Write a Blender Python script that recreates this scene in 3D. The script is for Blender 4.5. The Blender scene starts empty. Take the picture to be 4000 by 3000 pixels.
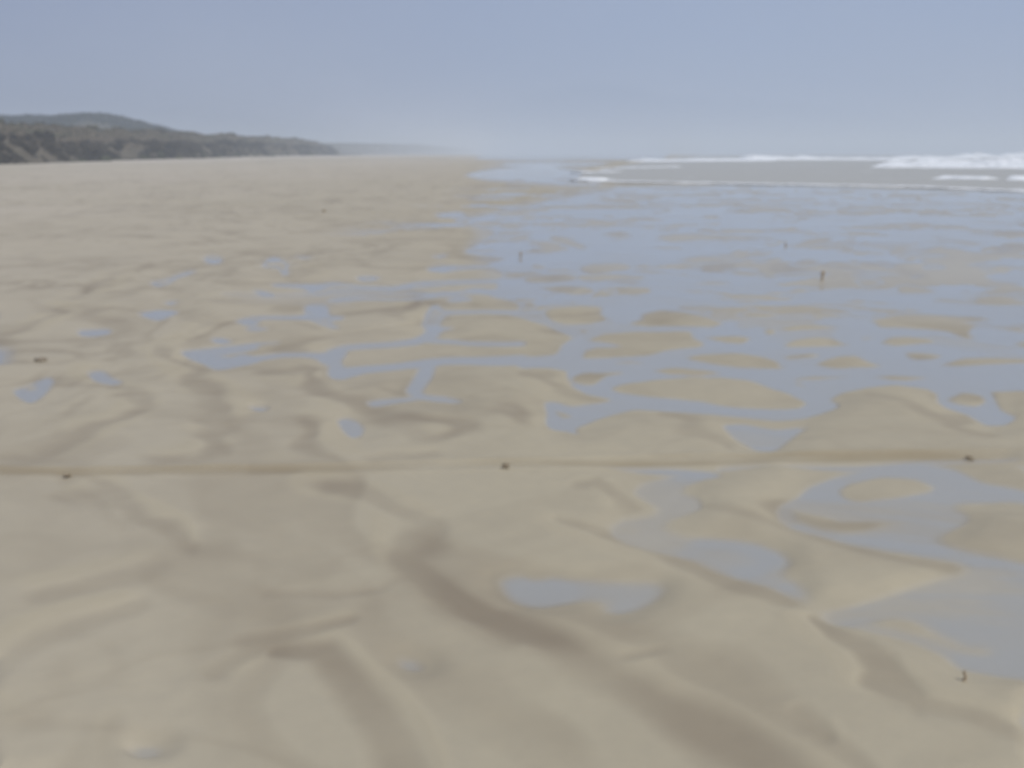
import bpy, math, random
import numpy as np
from mathutils import Vector, Matrix, noise as mnoise

random.seed(11)
rng = np.random.default_rng(11)
sc = bpy.context.scene
col = sc.collection

# ------------------------------------------------------------------ constants
F = 910.0            # focal length in pixels of a 1024 wide frame
CAM_H = 1.5
PITCH = math.atan(230.4 / F)
KS = 0.256           # photo pixel -> 1024 frame pixel
CP, SP = math.cos(PITCH), math.sin(PITCH)


def ground(sx, sy, z=0.0):
    """photo pixel (4000x3000) -> point of the plane at height z"""
    u = (sx * KS - 512.0) / F
    v = (384.0 - sy * KS) / F
    dy = CP + v * SP
    dz = -SP + v * CP
    t = (z - CAM_H) / dz
    return u * t, dy * t


def to_pix(x, y):
    """point of the ground plane -> photo pixel (arrays)"""
    dz = -CAM_H
    depth = y * CP - dz * SP
    up = y * SP + dz * CP
    depth = np.where(depth < 1e-3, 1e-3, depth)
    return (512.0 + F * x / depth) / KS, (384.0 - F * up / depth) / KS


# ------------------------------------------------------------------ noise
def _hash(ix, iy, seed):
    h = (ix.astype(np.int64) * 374761393 + iy.astype(np.int64) * 668265263 + seed * 982451653) & 0xFFFFFFFF
    h = ((h ^ (h >> 13)) * 1274126177) & 0xFFFFFFFF
    h = h ^ (h >> 16)
    return (h & 0xFFFF) / 65535.0 * 2.0 - 1.0


def vnoise(x, y, seed=0):
    ix, iy = np.floor(x), np.floor(y)
    fx, fy = x - ix, y - iy
    fx = fx * fx * fx * (fx * (fx * 6 - 15) + 10)
    fy = fy * fy * fy * (fy * (fy * 6 - 15) + 10)
    a, b = _hash(ix, iy, seed), _hash(ix + 1, iy, seed)
    c, d = _hash(ix, iy + 1, seed), _hash(ix + 1, iy + 1, seed)
    return (a * (1 - fx) + b * fx) * (1 - fy) + (c * (1 - fx) + d * fx) * fy


def fbm(x, y, seed=0, octv=4, gain=0.5):
    s, a, n = 0.0, 1.0, 0.0
    for k in range(octv):
        s = s + a * vnoise(x, y, seed + 17 * k)
        n += a
        a *= gain
        x, y = x * 2.03 + 3.1, y * 2.03 - 1.7
    return s / n


def sstep(a, b, v):
    t = np.clip((v - a) / (b - a), 0, 1)
    return t * t * (3 - 2 * t)


# ------------------------------------------------------------------ survey of the tide pools (photo regions: origin, scale)
FR = {'A': (1000, 1000, .482), 'B': (2000, 1000, .482), 'C': (3000, 1000, .482), 'D': (2000, 1800, .482),
      'E': (3000, 1750, .7536), 'F': (0, 1700, .7837), 'G': (1000, 1750, .7536), 'H': (0, 1000, .452),
      'I': (600, 750, .5425), 'J': (0, 700, .5877), 'K': (2000, 700, .904), 'L': (0, 1500, .5425),
      'M': (1000, 2200, .904), 'N': (2500, 1700, .678), 'T': (0, 0, 1.8083)}
GW, GH, GO = 1000, 750, 90      # raster of the survey, with a margin
RW, RH = GW + 2 * GO, GH + 2 * GO


def P(fr, s):
    """'x,y x,y ...' in a region -> raster coordinates; a point may switch region with 'N:x,y'"""
    out = []
    for tok in s.split():
        f = fr
        if ':' in tok:
            f, tok = tok.split(':')
        v = [float(q) for q in tok.split(',')]
        ox, oy, k = FR[f]
        out.append(((ox + v[0] * k) / 4 + GO, (oy + v[1] * k) / 4 + GO) + ((v[2] * k / 4,) if len(v) > 2 else ()))
    return out


def poly(R, pts, val):
    p = np.array([q[:2] for q in pts])
    x0, y0 = np.floor(p.min(0)).astype(int) - 1
    x1, y1 = np.ceil(p.max(0)).astype(int) + 2
    x0, y0, x1, y1 = max(x0, 0), max(y0, 0), min(x1, RW), min(y1, RH)
    if x1 <= x0 or y1 <= y0:
        return
    X, Y = np.meshgrid(np.arange(x0, x1) + .5, np.arange(y0, y1) + .5)
    cov = np.zeros(X.shape)
    for oy in (-.25, .25):
        for ox in (-.25, .25):
            ins = np.zeros(X.shape, bool)
            n = len(p)
            for i in range(n):
                xa, ya = p[i]
                xb, yb = p[(i + 1) % n]
                if ya == yb:
                    continue
                c = ((ya > Y + oy) != (yb > Y + oy)) & (X + ox < (xb - xa) * (Y + oy - ya) / (yb - ya) + xa)
                ins ^= c
            cov += ins * .25
    sub = R[y0:y1, x0:x1]
    sub[:] = sub * (1 - cov) + val * cov


def stroke(R, pts, val=1.0, asp=2.0, soft=0.45):
    """soft line with its own half height at every point; kept as a maximum"""
    p = np.array(pts)
    m = p[:, 2].max() * 1.6 + 2
    x0, y0 = int(p[:, 0].min() - m * asp), int(p[:, 1].min() - m)
    x1, y1 = int(p[:, 0].max() + m * asp), int(p[:, 1].max() + m)
    x0, y0, x1, y1 = max(x0, 0), max(y0, 0), min(x1, RW), min(y1, RH)
    if x1 <= x0 or y1 <= y0:
        return
    X, Y = np.meshgrid((np.arange(x0, x1) + .5) / asp, np.arange(y0, y1) + .5)
    best = np.zeros(X.shape)
    q = p.copy()
    q[:, 0] /= asp
    for i in range(len(q) - 1):
        ax, ay, ar = q[i]
        bx, by, br = q[i + 1]
        dx, dy = bx - ax, by - ay
        t = np.clip(((X - ax) * dx + (Y - ay) * dy) / max(dx * dx + dy * dy, 1e-6), 0, 1)
        d = np.hypot(X - ax - t * dx, Y - ay - t * dy) / (ar + t * (br - ar))
        best = np.maximum(best, 1 - sstep(1 - soft, 1 + soft, d))
    sub = R[y0:y1, x0:x1]
    np.maximum(sub, best * val, out=sub)


def blur(R, sx, sy):
    def g(a, s, ax):
        r = int(3 * s) + 1
        k = np.exp(-.5 * (np.arange(-r, r + 1) / s) ** 2)
        k /= k.sum()
        out = np.zeros_like(a)
        pad = [(0, 0), (0, 0)]
        pad[ax] = (r, r)
        b = np.pad(a, pad, mode='edge')
        n = a.shape[ax]
        for i, w in enumerate(k):
            out += w * (b[i:i + n] if ax == 0 else b[:, i:i + n])
        return out
    return g(g(R, sx, 1), sy, 0)


W = np.zeros((RH, RW))
# -- the large flooded flat on the right of the middle distance
poly(W, P('T', '1330,404 1660,401 2300,420 2300,630 C:2300,1100 C:1800,1110 C:1850,1150 C:1900,1270 C:2050,1330 C:1950,1380 C:1780,1380 '
              'C:1650,1300 C:1480,1250 C:1400,1200 C:1400,1130 C:1300,1080 C:1050,1040 C:800,1050 C:560,1090 C:450,1150 C:540,1210 '
              'C:400,1260 C:260,1310 C:0,1320 B:1600,1285 B:1300,1270 B:1000,1250 B:800,1300 B:650,1350 B:480,1400 B:500,1430 B:540,1480 '
              'B:420,1420 B:280,1400 B:240,1350 B:260,1280 B:220,1175 B:330,1185 B:450,1220 B:700,1205 B:830,1180 B:800,1160 '
              'B:600,1120 B:470,1060 B:420,990 B:430,930 B:250,895 B:0,900 B:0,830 B:330,800 B:380,720 B:480,660 B:250,560 B:90,510 '
              'B:-60,470 B:20,430 B:-40,330 B:-200,330 B:-150,190 B:-120,140 B:-250,60 B:-80,20 T:1000,545 T:1060,500 T:980,478 T:1150,440'), 1)
for s in (  # sand bars standing in it
        '-250,190 0,170 200,155 400,140 540,175 480,200 300,210 100,215 0,205|130,250 400,245 560,250 690,285 640,310 480,315 300,290|'
        '480,100 650,65 850,60 980,85 950,110 800,130 650,160 560,130|750,270 800,255 880,300 830,315 770,295|0,350 60,345 170,400 120,425 30,400|'
        '200,450 280,410 500,395 720,410 750,440 720,470 820,530 620,565 400,565 270,530 220,490|480,605 560,590 660,610 560,640|'
        '-100,480 0,480 100,540 250,575 400,620 480,660 350,690 150,690 -100,700|-150,730 0,720 150,715 330,735 350,780 200,800 60,810 -150,815|'
        '870,560 1050,520 1040,470 1200,435 1400,455 1550,495 1740,550 1600,580 1300,575 1100,580|'
        '570,690 750,630 1000,615 1430,610 1440,670 1550,710 1500,740 1250,770 1100,815 900,830 700,840 530,835 580,770 700,745 930,745 800,715|'
        '790,870 950,850 1100,860 1050,885 850,885|1360,820 1500,795 1800,780 2000,810 2120,850 2140,910 1850,905 1600,880 1420,850|'
        '450,980 550,945 750,950 900,940 920,965 780,985 720,1030 650,1060 540,1050 460,1020|'
        '780,1080 900,1040 1150,1000 1400,985 1700,980 1900,1000 2074,1060 2200,1090 2390,1180 2320,1230 2074,1240 1800,1230 1500,1180 1200,1160 1000,1140 850,1120|'
        '1080,930 1300,900 1550,920 1750,950 1500,975 1250,970|280,1235 350,1250 490,1300 400,1325 330,1290|'
        '1500,660 1640,650 1800,640 1930,655 1850,720 1700,700|1250,40 1500,20 1800,15 1900,40 1600,55|1380,100 1500,90 1530,110 1400,115|'
        '1300,145 1430,140 1400,160|1650,110 1900,125 2074,150 1900,165 1800,150|680,210 900,200 1130,210 1000,225 850,225|'
        '1400,220 1600,205 1830,215 1750,235 1500,235|1300,280 1500,270 1620,290 1450,300|1730,360 1900,345 2074,365 1850,375|'
        '1780,475 1950,450 2100,460 2100,490 1900,495|1990,590 2090,570 2090,640 2010,630|1530,450 1600,445 1610,465 1540,465').split('|'):
    poly(W, P('B', s), 0)
for s in ('80,60 250,30 420,35 380,65 250,80|0,140 200,130 430,130 430,155 200,160 0,160|600,40 700,30 740,60 650,65|810,25 950,45 1050,80 980,95 900,60|'
          '620,120 720,125 650,140|620,185 800,185 960,205 850,240 780,250 700,215|1040,245 1150,235 1300,270 1430,295 1250,305 1080,300|'
          '1260,90 1400,80 1490,105 1300,110|1570,75 1800,65 1910,80 1850,100 1650,85|1150,170 1350,150 1200,185|1720,200 1900,200 2150,230 2150,245 1850,215|'
          '1550,290 1640,280 1710,295 1600,305|1300,350 1500,355 1700,380 1700,340 1900,325 2200,330 2200,410 1850,410 1650,400 1400,380|'
          '520,360 700,345 850,370 700,385|0,480 200,465 420,490 250,500 0,495|520,465 620,455 680,480 560,480|'
          '780,510 1050,470 1200,465 1500,490 1750,505 1900,540 1550,540 1800,570 2074,590 2150,640 1900,600 1700,580 1650,640 1720,680 1620,690 1480,630 1350,610 1100,590 900,580 860,540|'
          '0,590 80,560 250,540 500,560 620,575 400,590 150,605|50,710 200,660 400,640 520,660 560,690 700,715 500,730 300,735 120,735|'
          '680,655 780,640 870,655 800,680|880,700 1000,655 1150,655 1350,680 1400,710 1300,720 1050,735|1990,720 2200,690 2200,770|'
          '50,800 200,785 340,775 420,800 330,820 120,830|330,870 520,800 700,795 820,850 980,900 750,900 500,905|1110,790 1250,790 1460,820 1350,850 1200,850|'
          '1370,900 1600,840 1800,835 2200,850 2200,875 1850,890 1550,910|0,880 130,895 60,910 0,910|150,980 350,955 550,960 740,960 550,985 350,1000 200,1000|'
          '780,965 1000,960 1300,985 1330,1010 1150,1025 1000,1015 880,990|150,1025 220,1010 340,1070 260,1060|1450,1180 1600,1110 1750,1140 1790,1200 1700,1240 1560,1220').split('|'):
    poly(W, P('C', s), .06)
for s in ('-300,25 0,30 150,40 300,45 440,50 330,65 200,90 0,100 -300,110|500,205 650,195 600,215|370,240 470,225 540,250 450,255|'
          '600,255 700,235 780,240 1000,245 1160,245 1000,265 800,262 680,275|890,270 930,265 930,280|745,300 800,292 830,305|'
          '1180,262 1200,280 1300,250 1380,245 1360,265 1260,290 1190,300|1390,260 1480,240 1450,270|680,350 800,330 940,340 880,360 760,365|'
          '980,350 1130,345 1050,360|1150,315 1220,325 1180,335|1170,365 1260,340 1330,350 1280,372|1400,350 1480,345 1490,365|1560,340 1660,370 1600,370|'
          '1640,310 1750,320 1950,335 1800,340|1790,235 1900,260 2100,285 2000,290 1850,262|1640,295 1900,295 1750,303|1950,375 2050,365 2120,378|'
          '60,160 130,155 140,172 80,172|180,185 330,175 340,186 220,195|150,240 220,250 330,300 290,305 220,285 130,262|-50,250 60,235 30,262 -60,268|60,360 130,375 110,390 50,380').split('|'):
    poly(W, P('K', s), .12)
for s in ('560,95 700,92 760,100 640,110|850,140 960,135 1000,148 900,152|1100,100 1250,92 1300,110 1180,118|1380,130 1520,120 1560,135 1440,142|'
          '1700,105 1850,95 1950,110 1800,120|1900,185 2050,178 2250,190 2100,200|1480,190 1600,185 1640,200 1540,205|1950,240 2080,220 2120,240 2020,250|'
          '700,170 820,165 860,178 760,182|1050,185 1180,195 1100,205|1250,215 1330,205 1370,222').split('|'):
    poly(W, P('K', s), .44)
# -- pools and rills on the sand
for f, s in (('D', '1600,110 1300,140 1060,200 990,270 1100,330 1210,390 1180,430 1100,470 900,490 800,560 830,620 950,680 1250,760 1500,820 1750,930 N:737,851 '
                   'N:900,930 N:960,1010 N:930,900 N:860,830 N:740,790 N:850,730 N:790,670 N:620,610 N:200,590 N:90,540 N:140,480 N:340,420 N:310,370 N:200,340 N:220,290 N:420,235'),
             ('N', '760,420 800,390 900,350 960,290 1100,235 1300,205 1600,210 1820,250 1950,310 2212,370 2400,400 2400,1430 2212,1400 2000,1390 1850,1360 1760,1280 1600,1210 '
                   '1300,1120 1080,1060 1000,1010 1180,1000 1400,960 1560,910 1750,850 1880,820 1950,790 1850,740 1650,710 1400,660 1100,590 880,530 790,480'),
             ('M', '1020,60 1120,55 1180,80 1260,55 1330,75 1500,90 1740,90 1755,120 1700,170 1580,225 1480,220 1560,180 1400,160 1280,175 1200,185 1110,170 1060,120'),
             ('M', '610,420 660,408 720,432 742,456 700,470 645,458'), ('F', '680,1562 725,1538 820,1543 838,1570 780,1594 705,1588'),
             ('B', '1690,1370 1850,1365 2074,1400 2280,1380 2390,1380 2260,1450 2130,1530 2074,1565 1950,1565 1800,1480'),
             ('A', '420,420 480,395 590,405 610,450 600,490 760,500 740,520 600,525 640,560 720,590 650,600 540,560 470,520 0,515 0,490 300,490 450,480'),
             ('A', '680,1345 760,1325 850,1355 905,1410 870,1475 800,1482 745,1430'), ('A', '-60,1222 0,1225 60,1228 115,1246 60,1264 -20,1250'),
             ('H', '770,635 1000,625 1035,655 900,685 785,680'), ('H', '850,1000 965,975 1035,1050 1140,1085 1060,1105 910,1070'),
             ('H', '180,1160 290,1125 400,1085 540,1030 560,1080 505,1155 425,1228 340,1268 230,1212'),
             ('H', '1590,830 1800,810 2212,750 2240,800 1950,850 1870,880 2212,880 2240,910 2050,950 1900,985 1780,930 1640,880'),
             ('H', '1840,730 1920,710 2050,735 1950,752'), ('H', '2040,560 2212,520 2240,600 2100,590'), ('H', '1240,500 1400,478 1600,488 1480,522 1400,562 1330,540'),
             ('H', '1420,410 1530,393 1600,405 1500,424'), ('H', '1320,240 1480,200 1700,130 1760,140 1600,190 1500,240 1380,270'), ('H', '1830,20 1940,8 1940,62 1860,62'),
             ('H', '-60,450 40,470 60,540 -60,560'),
             ('I', '380,480 450,458 525,490 430,517'), ('I', '820,480 900,468 950,500 1000,520 960,580 1000,592 940,592 900,540 760,545'), ('I', '1060,468 1185,475 1100,492'),
             ('I', '1500,630 1625,618 1580,647'), ('I', '2030,550 2212,538 2212,562 2100,582'), ('I', '2000,470 2150,453 2100,482'), ('I', '2040,165 2212,148 2260,182 2080,184'),
             ('E', '1290,1430 1327,1420 1380,1430 1380,1450'),
             ('T', '1000,378 1060,366 1180,360 1262,372 1262,392 1330,398 1250,402 1120,392 1040,386'), ('T', '1060,354 1200,351 1330,352 1280,358 1120,360'), ('T', '1020,344.5 1440,344.5 1440,334 1040,334')):
    poly(W, P(f, s), 1)
for f, s in (('N', '170,650 500,640 700,690 690,760 500,770 320,705'),
             ('M', '1330,95 1500,105 1700,100 1730,125 1600,190 1500,200 1560,175 1400,150'), ('N', '1100,480 1400,470 1750,480 1780,560 1600,610 1300,590')):
    poly(W, P(f, s), .6)
poly(W, P('N', '1550,950 1800,915 2400,900 2400,1310 2050,1290 1800,1150 1620,1075'), .72)
for f, s in (('D', '830,560 900,540 1060,550 1080,585 950,600'), ('N', '1110,310 1200,265 1400,240 1600,260 1720,310 1700,340 1500,370 1250,380 1150,350'),
             ('N', '840,400 870,480 1000,530 1200,560 1350,540 1550,515 1400,497 1150,480 950,430'),
             ('N', '1810,400 2212,395 2400,400 2400,760 2212,750 1900,692 1680,620 1830,540 1910,490 1800,440'),
             ('N', '1180,1070 1500,1050 1620,1090 1750,1170 1900,1235 2050,1250 2050,1300 1850,1270 1650,1190 1400,1120'),
             ('H', '280,1142 400,1103 445,1132 330,1164')):
    poly(W, P(f, s), 0)
poly(W, P('D', '1180,650 1750,740 1760,770 1500,745 1250,700'), .35)
for f, s in (('N', '0,210,12 200,215,12 420,235,14'), ('N', '450,197,8 750,162,15 1300,185,15 1600,200,24 1800,240,30 1950,310,25 2300,375,28'),
             ('N', '1400,152,9 1700,166,13 2000,166,9 2300,150,18'), ('D', '200,80,12 600,62,16 1100,90,16 1600,112,16'),
             ('A', '140,240,12 300,245,12 450,250,16 540,280,45 650,250,28 850,260,15 1100,270,18 1300,235,20 1500,225,20 1700,210,15 2100,190,14'),
             ('A', '600,370,9 850,345,18 1100,330,26 1400,325,22 1650,310,14 1750,280,18 2000,310,36 2100,330,36'), ('A', '1600,362,18 1700,350,14'),
             ('A', '1480,412,15 1480,480,36 1440,560,32 1480,600,26 1430,650,28 1330,690,22 1000,730,20 750,752,20 680,790,40 620,840,42 660,880,22 700,965,42 900,930,25 1200,890,22 1450,860,26 2100,840,32'),
             ('A', '1500,470,18 1800,450,10 2100,455,10'), ('A', '1480,600,14 1600,590,10'), ('A', '1450,690,12 1700,710,12 2100,710,14'),
             ('A', '620,820,20 400,802,13 200,806,13 0,830,14 -100,820,20'), ('A', '1420,900,28 1380,980,36 1330,1050,36 1290,1090,28 1380,1140,16 1550,1170,20 1640,1190,14'),
             ('A', '1330,1150,10 1150,1170,15 980,1205,24'), ('A', '860,185,9 950,180,11 1020,185,8'), ('A', '1440,110,15 1550,105,17 1800,85,10 2100,70,14'),
             ('A', '0,285,11 60,310,18 150,325,9'), ('A', '-40,590,18 90,592,10'), ('A', '0,710,11 200,711,9'), ('A', '100,20,9 200,40,12'), ('A', '250,130,14 270,145,12'),
             ('A', '330,10,7 480,16,8')):
    stroke(W, P(f, s), .95)
# -- wheel track
TRK = 'T:-40,1024 T:60,1027 T:150,1029 T:300,1027 T:480,1023 T:660,1021 T:880,1016 T:1060,1011 T:1240,1006 T:1400,1001 T:1600,995 T:1800,991 T:2000,988 T:2260,986'
tr = [p + (5.2,) for p in P('T', ' '.join(t[2:] for t in TRK.split()))]
TK = np.zeros((RH, RW))
stroke(TK, tr, 1.0, 1.0, .6)
W *= 1 - np.clip(TK * 1.3, 0, 1) * .97
Wm = blur(W, 3.0, 1.6)
Wsoft = blur(W, 8.0, 4.6)
Wide = blur(W, 14, 6)
Near = np.clip(7 * blur(W, 11, 6), 0, 1)
Near = blur(Near * Near * (3 - 2 * Near), 10, 6)
# -- damp hollows between the sand bars, with ripple shade and sand shadows painted in
S = np.zeros((RH, RW))
for f, s, v in (('G', '280,210,40 420,220,50 560,280,42 700,340,42 850,400,38 720,470,90 650,560,52 800,680,52 950,800,70 1100,880,72 1327,1000,80', 1),
                ('M', '850,200,50 1000,270,66 1300,380,66 1500,480,76 1700,600,58 1900,700,68 2150,860,66 2400,1000,70', 1),
                ('G', '100,1080,30 350,1090,50 420,1200,62 550,1330,85 700,1500,95 800,1700,105', 1), ('G', '-60,1040,40 200,990,40 450,905,26', .6),
                ('G', '-60,755,20 300,760,22 550,720,16 650,660,16', .5),
                ('L', '480,850,30 650,840,60 780,780,60 850,880,52 1000,980,52 1200,1090,52 1310,1190,42', 1), ('L', '750,710,40 770,800,40', .8),
                ('L', '200,1520,60 500,1450,62 800,1380,52 1060,1280,42', .5), ('F', '-80,1160,60 200,1000,62 400,920,50 610,850,40', .65), ('F', '500,1470,45 520,1700,45', .35),
                ('F', '-60,1400,100 60,1440,80', .5), ('F', '1050,1230,42 1200,1130,32 1300,1080,30', .6),
                ('L', '-60,585,16 300,560,18 430,500,32 600,400,42 800,310,42 950,240,36 1060,180,30 950,120,25 800,140,25', 1),
                ('L', '1700,210,32 1550,270,42 1660,320,32 1430,400,42 1490,480,42 1300,540,26 1050,562,20', 1), ('L', '1300,30,32 1500,110,52 1660,190,42', .9),
                ('A', '0,1000,30 250,980,30 420,920,30 400,1050,42 600,1180,52 800,1250,42 1000,1300,32 1400,1350,26 1600,1430,90 1500,1500,50', 1),
                ('A', '350,1330,30 530,1400,42 480,1480,62 600,1560,50 720,1650,30', 1), ('A', '160,400,25 280,430,42 480,360,20', 1), ('A', '300,210,15 480,140,42 540,120,25', .9),
                ('A', '330,530,25 560,610,25', .9), ('A', '380,740,42 560,740,30', .9), ('A', '1180,430,30 1280,470,52 1200,540,30', .9), ('A', '1350,600,32 1200,650,20', .8),
                ('A', '1150,400,12 1480,375,15', .9), ('A', '1020,1095,42 1080,1130,30', .8), ('B', '0,960,20 220,1000,42 350,1090,42 550,1170,30 760,1182,12', .9),
                ('B', '40,1300,90 60,1370,60', .9), ('B', '1100,1290,22 1400,1350,34 1550,1450,54 1700,1520,54 1800,1590,30', 1),
                ('C', '950,1130,30 1150,1190,42 1350,1330,42 1600,1370,62 1700,1440,32 1900,1490,25', .8), ('C', '1560,1190,40 1740,1180,42', 1),
                ('B', '520,990,40 640,1020,40', 1), ('C', '700,655,20 840,660,20', .8), ('C', '220,800,18 360,795,20', .9), ('C', '950,985,16 1250,1000,20', 1), ('C', '1560,640,20 1680,665,22', .8),
                ('C', '1200,820,18 1330,825,20', .8), ('B', '770,275,18 850,295,18', 1), ('B', '40,375,25 130,405,20', 1), ('B', '250,190,12 430,178,16', .8), ('B', '480,290,14 640,288,14', .8),
                ('D', '480,200,30 720,190,42 850,330,62 1000,400,42 1120,425,20', .6), ('D', '150,470,20 400,560,42 600,620,62 900,720,42 1200,820,52 1500,900,70 1900,1060,100 2100,1150,80', .9),
                ('N', '900,1060,20 1050,1160,50 1250,1250,62 1400,1380,82 1500,1450,62 1700,1622,60', 1), ('E', '550,1250,60 700,1310,62 900,1400,42 1150,1460,42 1400,1550,40', 1),
                ('N', '500,460,20 800,520,22 1100,605,30 1500,695,26 1850,780,42', .6), ('N', '-20,1310,30 110,1278,20', .5), ('E', '120,1420,40 200,1480,50 290,1560,30', .6),
                ('N', '860,420,25 900,490,30 1100,530,30 1400,520,20', .9), ('D', '1200,665,25 1450,720,25 1700,755,20', .7),
                ('H', '-60,730,30 250,640,32 380,590,42 450,520,52 540,455,52', 1), ('H', '200,310,13 400,270,16', .8), ('H', '750,390,20 870,310,36 980,240,38 1150,150,16 1350,100,13', .9),
                ('H', '850,520,42 950,500,36', .8), ('H', '600,1000,42 700,1050,52 900,1140,42 1150,1200,26', .9),
                ('H', '1280,840,52 1420,870,52 1500,1000,52 1700,1130,62 1850,1200,62 2100,1340,62 2000,1420,62', 1), ('H', '1520,740,52 1700,740,42', .8),
                ('H', '1550,560,42 1700,600,42 1950,570,20', .8), ('H', '1630,420,16 1900,400,20 2212,380,10', .9), ('H', '1700,160,16 1950,165,16', 1), ('H', '1550,340,15 1640,340,15', .7),
                ('H', '550,1380,42 700,1280,30', .8), ('H', '1100,1320,52 1280,1330,42 1050,1450,42 800,1520,42 550,1560,40', .7), ('H', '1180,600,30 1300,560,20', .4),
                ('J', '160,560,25 300,540,30 420,490,20', .5), ('J', '150,330,20 240,310,20', .5), ('J', '450,330,12 580,295,14', .6), ('J', '200,460,10 420,430,10', .4), ('J', '560,560,12 740,545,12', .6),
                ('J', '540,350,12 620,352,12', .5), ('J', '780,310,12 850,305,12', .4), ('J', '1230,440,15 1310,405,18', .7), ('J', '1400,210,15 1530,205,15', .5), ('J', '960,220,12 1080,250,15', .4),
                ('J', '870,630,12 1080,580,14', .7), ('J', '1000,350,12 1150,300,12', .4), ('J', '490,650,25 560,655,25', .4),
                ('I', '1400,135,14 1470,160,14', .6), ('I', '1250,280,14 1310,300,14', .7), ('I', '1880,150,15 1970,180,14', .6), ('I', '1980,295,10 2050,295,10', .5), ('I', '1040,420,18 1110,420,18', .5),
                ('I', '1480,440,12 1580,430,12', .6), ('I', '1340,500,20 1440,530,22', .7), ('I', '1000,480,12 1060,495,12', .7), ('I', '1020,640,12 1130,600,30 1240,580,25', .8),
                ('I', '1860,590,16 1990,580,16', .7), ('I', '1700,650,14 1850,640,14', .5), ('I', '1750,350,16 1790,340,14', .4),
                ('G', '620,80,18 800,55,20 950,60,14', .7), ('G', '-40,85,18 180,92,18', .7)):
    stroke(S, P(f, s), v, 1.5, .7)
CR = blur(S, 11.0, 6.5)
S = blur(S, 3.2, 1.9)


def sample(R, px, py):
    gx = px / 4 + GO - .5
    gy = py / 4 + GO - .5
    ok = (gx > 1) & (gx < RW - 2) & (gy > 1) & (gy < RH - 2)
    cx, cy = np.clip(gx, 0, RW - 1.001), np.clip(gy, 0, RH - 1.001)
    ix, iy = cx.astype(int), cy.astype(int)
    ix, iy = np.minimum(ix, RW - 2), np.minimum(iy, RH - 2)
    fx, fy = cx - ix, cy - iy
    v = (R[iy, ix] * (1 - fx) + R[iy, ix + 1] * fx) * (1 - fy) + (R[iy + 1, ix] * (1 - fx) + R[iy + 1, ix + 1] * fx) * fy
    return np.where(ok, v, 0), ok


# ------------------------------------------------------------------ helpers for objects
def mesh_from(name, verts, faces, mat, attrs=None, smooth=True, parent=None):
    verts = np.asarray(verts, np.float32)
    faces = np.asarray(faces, np.int32)
    me = bpy.data.meshes.new(name)
    nv, nf, k = len(verts), len(faces), faces.shape[1]
    me.vertices.add(nv)
    me.vertices.foreach_set('co', verts.ravel())
    me.loops.add(nf * k)
    me.loops.foreach_set('vertex_index', faces.ravel())
    me.polygons.add(nf)
    me.polygons.foreach_set('loop_start', np.arange(0, nf * k, k, dtype=np.int32))
    me.polygons.foreach_set('loop_total', np.full(nf, k, np.int32))
    me.polygons.foreach_set('use_smooth', np.full(nf, smooth))
    for key, val in (attrs or {}).items():
        a = me.attributes.new(key, 'FLOAT', 'POINT')
        a.data.foreach_set('value', np.asarray(val, np.float32))
    me.update()
    me.validate()
    me.materials.append(mat)
    o = bpy.data.objects.new(name, me)
    col.objects.link(o)
    if parent is not None:
        o.parent = parent
    return o


def tag(o, label=None, cat=None, group=None, kind=None):
    for k, v in (('label', label), ('category', cat), ('group', group), ('kind', kind)):
        if v:
            o[k] = v
    return o


def grid_faces(nr, nc, wrap=False):
    r = np.arange(nr - 1)[:, None]
    c = np.arange(nc if wrap else nc - 1)[None, :]
    c2 = (c + 1) % nc
    return np.stack([r * nc + c, r * nc + c2, (r + 1) * nc + c2, (r + 1) * nc + c], -1).reshape(-1, 4)


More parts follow.
